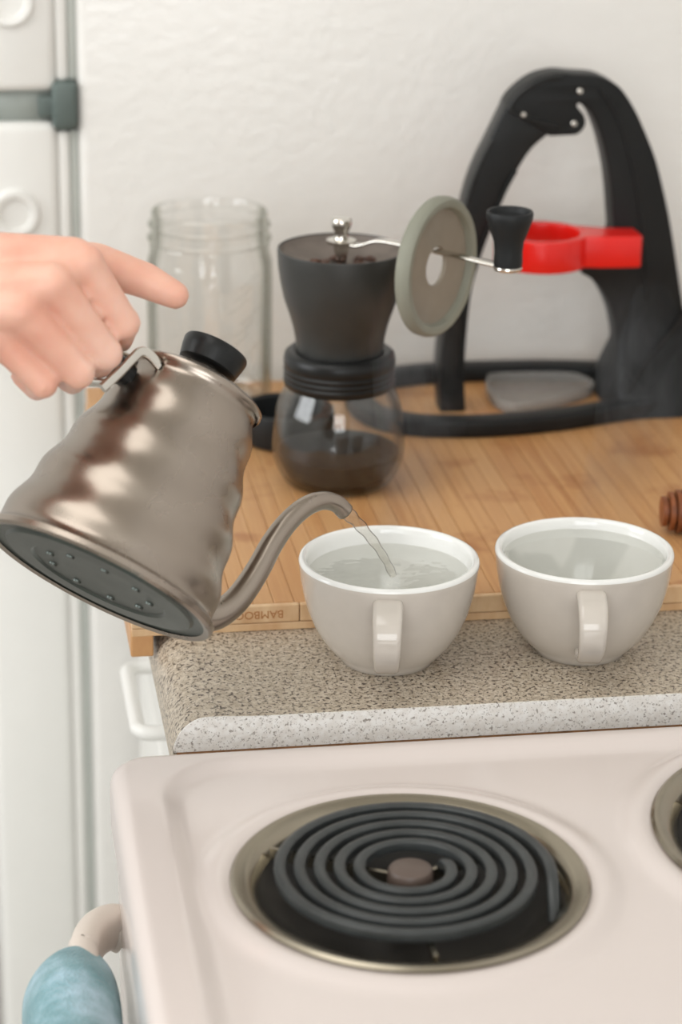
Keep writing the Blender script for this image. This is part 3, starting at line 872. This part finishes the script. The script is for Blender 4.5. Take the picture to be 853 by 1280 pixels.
# beans in the hopper
rb = random.Random(11)
bmb = bmesh.new(); bmesh.ops.create_uvsphere(bmb, u_segments=14, v_segments=9, radius=1)
for v in bmb.verts:
    v.co = Vector((v.co.x * .0048, v.co.y * .0034, v.co.z * .0024 * (1 if v.co.z > 0 else .6)))
    if abs(v.co.y) < .0009 and v.co.z > .001: v.co.z -= .0008
bean0 = obj('coffee_bean', bmb, 'bean')
spots = [(-.0125, -.006), (-.0105, .004), (.0110, -.004), (.0130, .006), (.0030, -.0120), (-.0050, -.0125), (.0125, -.0125), (-.002, .012), (-.0185, -.002), (.0195, -.0005)]
for k, (x, y) in enumerate(spots):
    b = bean0 if k == 0 else bean0.copy()
    if k: COL.objects.link(b)
    q = math.hypot(x, y)
    b.location = (GX + x, GY + y, BZ + .1530 + max(0, q - .007) * .27 + .0016)
    b.rotation_euler = (rb.uniform(-.3, .3), rb.uniform(-.3, .3), rb.uniform(0, PI))
    tag(b, 'brown roasted coffee bean lying in the open grinder hopper', 'coffee bean', 'coffee beans in the grinder hopper')

# silicone lid hung on the crank arm
dm = Matrix((ad.cross(Vector((0, 0, 1))), Vector((0, 0, 1)), ad)).transposed()
q3 = Vector((ad.y, -ad.x, 0))
dm = Matrix((q3, q3.cross(ad) * -1, ad)).transposed()
gl_ = tag(empty('grinder_lid'), 'grey green rubber ring lid hanging on the grinder crank arm', 'lid')
DC = Vector((GX, GY, BZ)) + AP(.0735, .1713) + Vector((0, 0, -.0104))
d4 = dm.to_4x4(); d4.translation = DC
gl_.matrix_world = d4
rimp = [(.0400, -.0055), (.0440, -.0050), (.0462, -.0030), (.0466, .0010), (.0460, .0040), (.0445, .0058), (.0420, .0060), (.0396, .0052), (.0386, .0030), (.0380, .0012), (.0380, -.0040), (.0400, -.0055)]
obj('rim', L(rimp, 80), 'disc', gl_)
obj('web', L([(.0382, .0012), (.0300, .0008), (.0160, .0008), (.0132, .0004), (.0124, -.0010), (.0132, -.0026), (.0300, -.0030), (.0382, -.0034)], 80), 'discin', gl_)

# black rubber cap behind the grinder
rc_ = tag(empty('rubber_cap', (.2360, 1.6920, BZ)), 'black rubber cap lying on the board behind the grinder', 'cap')
obj('shell', L([(0, .0004), (.0290, .0004), (.0325, .0025), (.0345, .0100), (.0350, .0210), (.0340, .0250), (.0310, .0262), (.0290, .0240), (.0280, .0060), (0, .0050)], 64), 'rubber', rc_)

# ------------------------------------------------------------------ folding stand with red ring
def curve_prism(loops, depth, bev, name):
    """loops of (u, v); the first one is the outline, the others holes; returns a mesh in the uv plane, thick along w"""
    cu = bpy.data.curves.new('c', 'CURVE'); cu.dimensions = '2D'; cu.fill_mode = 'BOTH'
    cu.extrude = depth / 2 - bev; cu.bevel_depth = bev; cu.bevel_resolution = 2; cu.offset = -bev
    for lp in loops:
        s = cu.splines.new('POLY'); s.points.add(len(lp) - 1); s.use_cyclic_u = True
        for p, (u, v) in zip(s.points, lp): p.co = (u, v, 0, 1)
    o = bpy.data.objects.new('c', cu); COL.objects.link(o)
    bpy.context.view_layer.update()
    me = bpy.data.meshes.new_from_object(o.evaluated_get(bpy.context.evaluated_depsgraph_get()))
    bpy.data.objects.remove(o); me.name = name
    bm = bmesh.new(); bm.from_mesh(me); bmesh.ops.remove_doubles(bm, verts=bm.verts, dist=1e-6)
    bpy.data.meshes.remove(me)
    return bm
def sm2(pts, n=4, closed=False):
    return [(p.x, p.y) for p in catmull([(a, b, 0) for a, b in pts], n, closed)]
def ring2(cx, cy, r, n=24): return [(cx + r * math.cos(2 * PI * i / n), cy + r * math.sin(2 * PI * i / n)) for i in range(n)]
XZ = Matrix(((1, 0, 0, 0), (0, 0, -1, 0), (0, 1, 0, 0), (0, 0, 0, 1)))    # uv -> xz, w -> -y
sd = tag(empty('folding_stand', (.44, 1.752, BZ)), 'black plastic arched folding stand with red ring on oval base', 'stand')
SDO = Matrix.Translation((-.44, -1.752, -BZ))
def sdpart(name, bm, mat, parent=None, mtx=None, **k):
    bmesh.ops.transform(bm, verts=bm.verts, matrix=SDO @ (mtx or Matrix.Identity(4)))
    return obj(name, bm, mat, parent or sd, **k)
YA = 1.752
L_outer = [(.3600, .9275), (.358, .9513), (.3586, .9787), (.3649, 1.0324), (.3696, 1.0668), (.3759, 1.0981), (.383, 1.1187), (.3903, 1.134), (.4018, 1.1590)]
L_inner = [(.3793, .9275), (.3774, .9562), (.3772, .9781), (.3799, 1.0186), (.3852, 1.0425), (.3904, 1.0596), (.3976, 1.0793), (.4047, 1.0974), (.4121, 1.1116), (.4219, 1.127), (.4362, 1.1395)]
left = sm2(L_outer) + sm2(L_inner)[::-1]
lg = sdpart('left_leg', curve_prism([left], .022, .0015, 'left_leg'), 'black', None, Matrix.Translation((0, YA, 0)) @ XZ)
# raised edge flanges of the channel-shaped leg
for ln in (L_outer[1:-1], L_inner[1:-2]):
    sdpart('flange', sweep(bmesh.new(), [Vector((x + (.0016 if ln[0][0] < .37 else -.0016), YA - .0118, z)) for x, z in sm2(ln)], rrect(.0028, .0040, .001, 2), up=(0, 1, 0)), 'black', lg)
top_outer = [(.4011, 1.1569), (.4052, 1.1644), (.4135, 1.1725), (.4223, 1.1782), (.4313, 1.1811), (.4403, 1.1822), (.452, 1.181), (.4638, 1.1803), (.4717, 1.1787), (.4811, 1.1742), (.488, 1.1683), (.4972, 1.1553), (.5055, 1.1397), (.5146, 1.12), (.5212, 1.1002), (.528, 1.0762), (.5336, 1.052), (.5394, 1.0249), (.5455, .9975), (.553, .9698), (.566, .9400)]
lobe = [(.4346, 1.1363), (.4477, 1.1366), (.455, 1.1372), (.4595, 1.141), (.4611, 1.1461), (.4595, 1.1513), (.4559, 1.1555), (.4539, 1.1586), (.457, 1.1595)]
R_inner = [(.4653, 1.152), (.4717, 1.139), (.4758, 1.1272), (.48, 1.1115), (.4828, 1.0957), (.4851, 1.0772), (.486, 1.0613), (.476, 1.0536), (.4632, 1.0351), (.4716, 1.0281), (.4802, 1.0184), (.4877, 1.0046), (.492, .9909), (.4949, .9715), (.4940, .9400)]
right = sm2(top_outer, 3) + sm2(lobe + R_inner, 3)[::-1]
rl = sdpart('right_leg', curve_prism([right, ring2(.4558, 1.1688, .0022, 12), ring2(.4525, 1.1452, .0022, 12)], .026, .0018, 'right_leg'), 'blackmat', None, Matrix.Translation((0, YA, 0)) @ XZ)
cover = [(x, z) for x, z in sm2([(.4030, 1.1560), (.4075, 1.1640), (.4150, 1.1712), (.4240, 1.1762), (.4330, 1.1790), (.4420, 1.1796)], 4)]
sdpart('top_ridge', sweep(bmesh.new(), [Vector((x, YA - .0135, z)) for x, z in cover], rrect(.0030, .0036, .001, 2), up=(0, 1, 0)), 'black', rl)
inner_ridge = sm2([(.4700, 1.1700), (.4840, 1.1500), (.4960, 1.1180), (.5040, 1.0850), (.5110, 1.0480), (.5150, 1.0100)], 5)
sdpart('leg_ridge', sweep(bmesh.new(), [Vector((x, YA - .0132, z)) for x, z in inner_ridge], rrect(.0024, .0020, .0008, 2), up=(0, 1, 0)), 'blackmat', rl)
sdpart('hinge_line', sweep(bmesh.new(), [Vector((.4040, YA - .0130, 1.1555)), Vector((.4190, YA - .0130, 1.1490)), Vector((.4400, YA - .0130, 1.1440))], rrect(.0022, .0030, .0008, 2), up=(0, 1, 0)), 'black', rl)
sdpart('screw', L([(0, .0030), (.0018, .0028), (.0026, .0015), (.0028, 0)], 20), 'polished', rl, Matrix.Translation((.4138, YA - .0118, 1.1528)) @ Matrix.Rotation(PI / 2, 4, 'X'))
for px_, pz_ in ((.4558, 1.1688), (.4525, 1.1452)):
    sdpart('pin', L([(0, .0006), (.0017, .0005), (.0022, 0), (.0022, -.020), (0, -.020)], 18), 'polished', rl, Matrix.Translation((px_, YA - .0126, pz_)) @ Matrix.Rotation(PI / 2, 4, 'X'))
# foot block that spreads the right leg onto the base
bm = bmesh.new()
levels = [(.9275, .488, .606, 1.708, 1.804), (.9400, .490, .600, 1.713, 1.798), (.9550, .4915, .585, 1.722, 1.788), (.9750, .4935, .560, 1.733, 1.771), (1.0000, .4960, .545, 1.7375, 1.7665), (1.0300, .4990, .537, 1.7395, 1.7645)]
rings = []
for z, x0, x1, y0, y1 in levels:
    rings.append([bm.verts.new((( x0 + x1) / 2 + a, (y0 + y1) / 2 + b, z)) for a, b in rrect(x1 - x0, y1 - y0, .010, 4)])
for a, b in zip(rings, rings[1:]):
    for i in range(len(a)): bm.faces.new((a[i], a[(i + 1) % len(a)], b[(i + 1) % len(a)], b[i]))
bm.faces.new(rings[0][::-1]); bm.faces.new(rings[-1])
ft = sdpart('foot_block', bm, 'blackmat', sharp=math.radians(80))
sdpart('rib', sweep(bmesh.new(), [Vector((.497, 1.7165, .946)), Vector((.515, 1.728, .968)), Vector((.535, 1.7325, .990)), Vector((.546, 1.735, 1.004))], rrect(.003, .003, .001, 2)), 'black', ft)
oval = [(.3535, 1.681), (.389, 1.679), (.4387, 1.686), (.4918, 1.7028), (.5426, 1.7221), (.588, 1.744), (.600, 1.768), (.575, 1.795), (.5137, 1.815), (.4713, 1.825), (.4335, 1.829), (.3819, 1.829), (.3394, 1.822), (.306, 1.803), (.290, 1.760), (.298, 1.715), (.3225, 1.690)]
cx, cy = .44, 1.755
def toward(p, d):
    v = Vector((cx - p[0], (cy - p[1]) * 1.8)).normalized() * d; return Vector((p[0] + v.x, p[1] + v.y, BZ + .0068))
oc = catmull([toward(p, .0095) for p in oval], 6, closed=True)
sdpart('base_ring', sweep(bmesh.new(), oc, rrect(.019, .0132, .003, 3), closed=True, up=(0, 0, 1)), 'blackmat')
# red ring clamp
rcx, rcy, rr = .4290, 1.7300, .0345
outl = []
for k in range(0, 31):
    a = math.radians(32) + math.radians(296) * k / 30
    outl.append((rcx + rr * math.cos(a), rcy + rr * math.sin(a)))
outl += [(.470, 1.7095), (.484, 1.7085), (.4985, 1.7085), (.5005, 1.7110), (.5005, 1.7360), (.486, 1.7375), (.470, 1.7425)]
rz = sdpart('red_ring', curve_prism([outl, ring2(rcx, rcy, rr - .0060, 48)], .0235, .0012, 'red_ring'), 'red', None, Matrix.Translation((0, 0, 1.0560)))

# clear tray lying in the oval base
ty = tag(empty('plastic_tray', (.445, 1.768, BZ)), 'small clear plastic tray lying inside the oval stand base', 'tray')
tp = [(.4080, 1.795), (.418, 1.8075), (.470, 1.8030), (.4840, 1.790), (.4840, 1.768), (.455, 1.745), (.418, 1.7300), (.405, 1.742), (.4030, 1.770)]
tp = sm2(tp, 5, True)
bm = bmesh.new(); prism(bm, [(x - .445, y - 1.768) for x, y in tp], .0004, .0024, plane='xy')
obj('tray_floor', bm, 'frosted', ty)
obj('tray_rim', sweep(bmesh.new(), [Vector((x - .445, y - 1.768, .0055)) for x, y in tp], rrect(.0022, .0070, .0009, 2), closed=True, up=(0, 0, 1)), 'frosted', ty)

# ------------------------------------------------------------------ ridged wooden dipper at the board's side
hd = tag(empty('honey_dipper', (.4715, 1.4740, BZ + .0150), (0, PI / 2, -.12)), 'brown ridged wooden dipper lying on the cutting board beside the cup', 'dipper')
pr = [(0, -.0165)]
for k in range(7):
    z = -.0160 + k * .0047; R_ = .0148 * math.sqrt(max(.12, 1 - ((z + .002) / .019) ** 2))
    pr += [(R_, z), (R_, z + .0026), (R_ * .72, z + .0030), (R_ * .72, z + .0044)]
pr += [(.0048, .0180), (0, .0181)]
obj('head', L(pr, 40), 'wood', hd)
obj('stick', L([(.0045, .0175), (.0040, .06), (.0042, .120), (.0050, .138), (.0040, .142), (0, .143)], 24), 'wood', hd)

# ------------------------------------------------------------------ faint steam above the two cups
def steam_mat():
    t = NT('steam'); t.n.remove(t.p)
    v = t.add('ShaderNodeVolumePrincipled'); v.inputs['Color'].default_value = (.95, .95, .95, 1); v.inputs['Anisotropy'].default_value = .1
    tc = t.add('ShaderNodeTexCoord'); mp = t.add('ShaderNodeMapping'); mp.inputs['Scale'].default_value = (1, 1, .45)
    t.link(tc.outputs['Object'], mp.inputs[0])
    n = t.add('ShaderNodeTexNoise'); n.inputs['Scale'].default_value = 42; n.inputs['Detail'].default_value = 3; n.inputs['Distortion'].default_value = 1.2
    t.link(mp.outputs[0], n.inputs['Vector'])
    wisps = t.ramp(n.outputs['Fac'], [(.40, (0, 0, 0)), (.66, (1, 1, 1))])
    # fade towards the outside and the top of the plume
    sx = t.add('ShaderNodeSeparateXYZ'); t.link(tc.outputs['Generated'], sx.inputs[0])
    m1 = t.add('ShaderNodeVectorMath', operation='DISTANCE'); m1.inputs[1].default_value = (.5, .5, 0)
    fl = t.add('ShaderNodeCombineXYZ'); t.link(sx.outputs[0], fl.inputs[0]); t.link(sx.outputs[1], fl.inputs[1]); t.link(fl.outputs[0], m1.inputs[0])
    side = t.ramp(m1.outputs['Value'], [(.15, (1, 1, 1)), (.48, (0, 0, 0))])
    top = t.ramp(sx.outputs[2], [(.0, (.7, .7, .7)), (.35, (1, 1, 1)), (.98, (0, 0, 0))])
    a = t.add('ShaderNodeMath', operation='MULTIPLY'); t.link(wisps, a.inputs[0]); t.link(side, a.inputs[1])
    b = t.add('ShaderNodeMath', operation='MULTIPLY'); t.link(a.outputs[0], b.inputs[0]); t.link(top, b.inputs[1])
    c = t.add('ShaderNodeMath', operation='MULTIPLY'); t.link(b.outputs[0], c.inputs[0]); c.inputs[1].default_value = 16.0
    t.link(c.outputs[0], v.inputs['Density'])
    t.link(v.outputs[0], t.out.inputs['Volume'])
    return t.m
M['steam'] = steam_mat()
for (cx_, cy_, dx_), lb in (((cA.x, cA.y, .02), 'faint steam rising from the cup under the kettle spout'), ((cB.x, cB.y, .035), 'faint steam rising from the still, filled cup')):
    bm = bmesh.new(); rings = []
    for k in range(9):
        t_ = k / 8; rr_ = .020 + .016 * t_; zc = .0665 + .165 * t_
        rings.append([bm.verts.new((dx_ * math.sin(t_ * 2.6) + rr_ * math.cos(2 * PI * i / 24), .02 * t_ + rr_ * math.sin(2 * PI * i / 24), zc)) for i in range(24)])
    for a, b in zip(rings, rings[1:]):
        for i in range(24): bm.faces.new((a[i], a[(i + 1) % 24], b[(i + 1) % 24], b[i]))
    bm.faces.new(rings[0][::-1]); bm.faces.new(rings[-1])
    so = obj('steam', bm, 'steam'); so.location = (cx_, cy_, ZT)
    tag(so, lb, 'steam', 'steam over the cups')
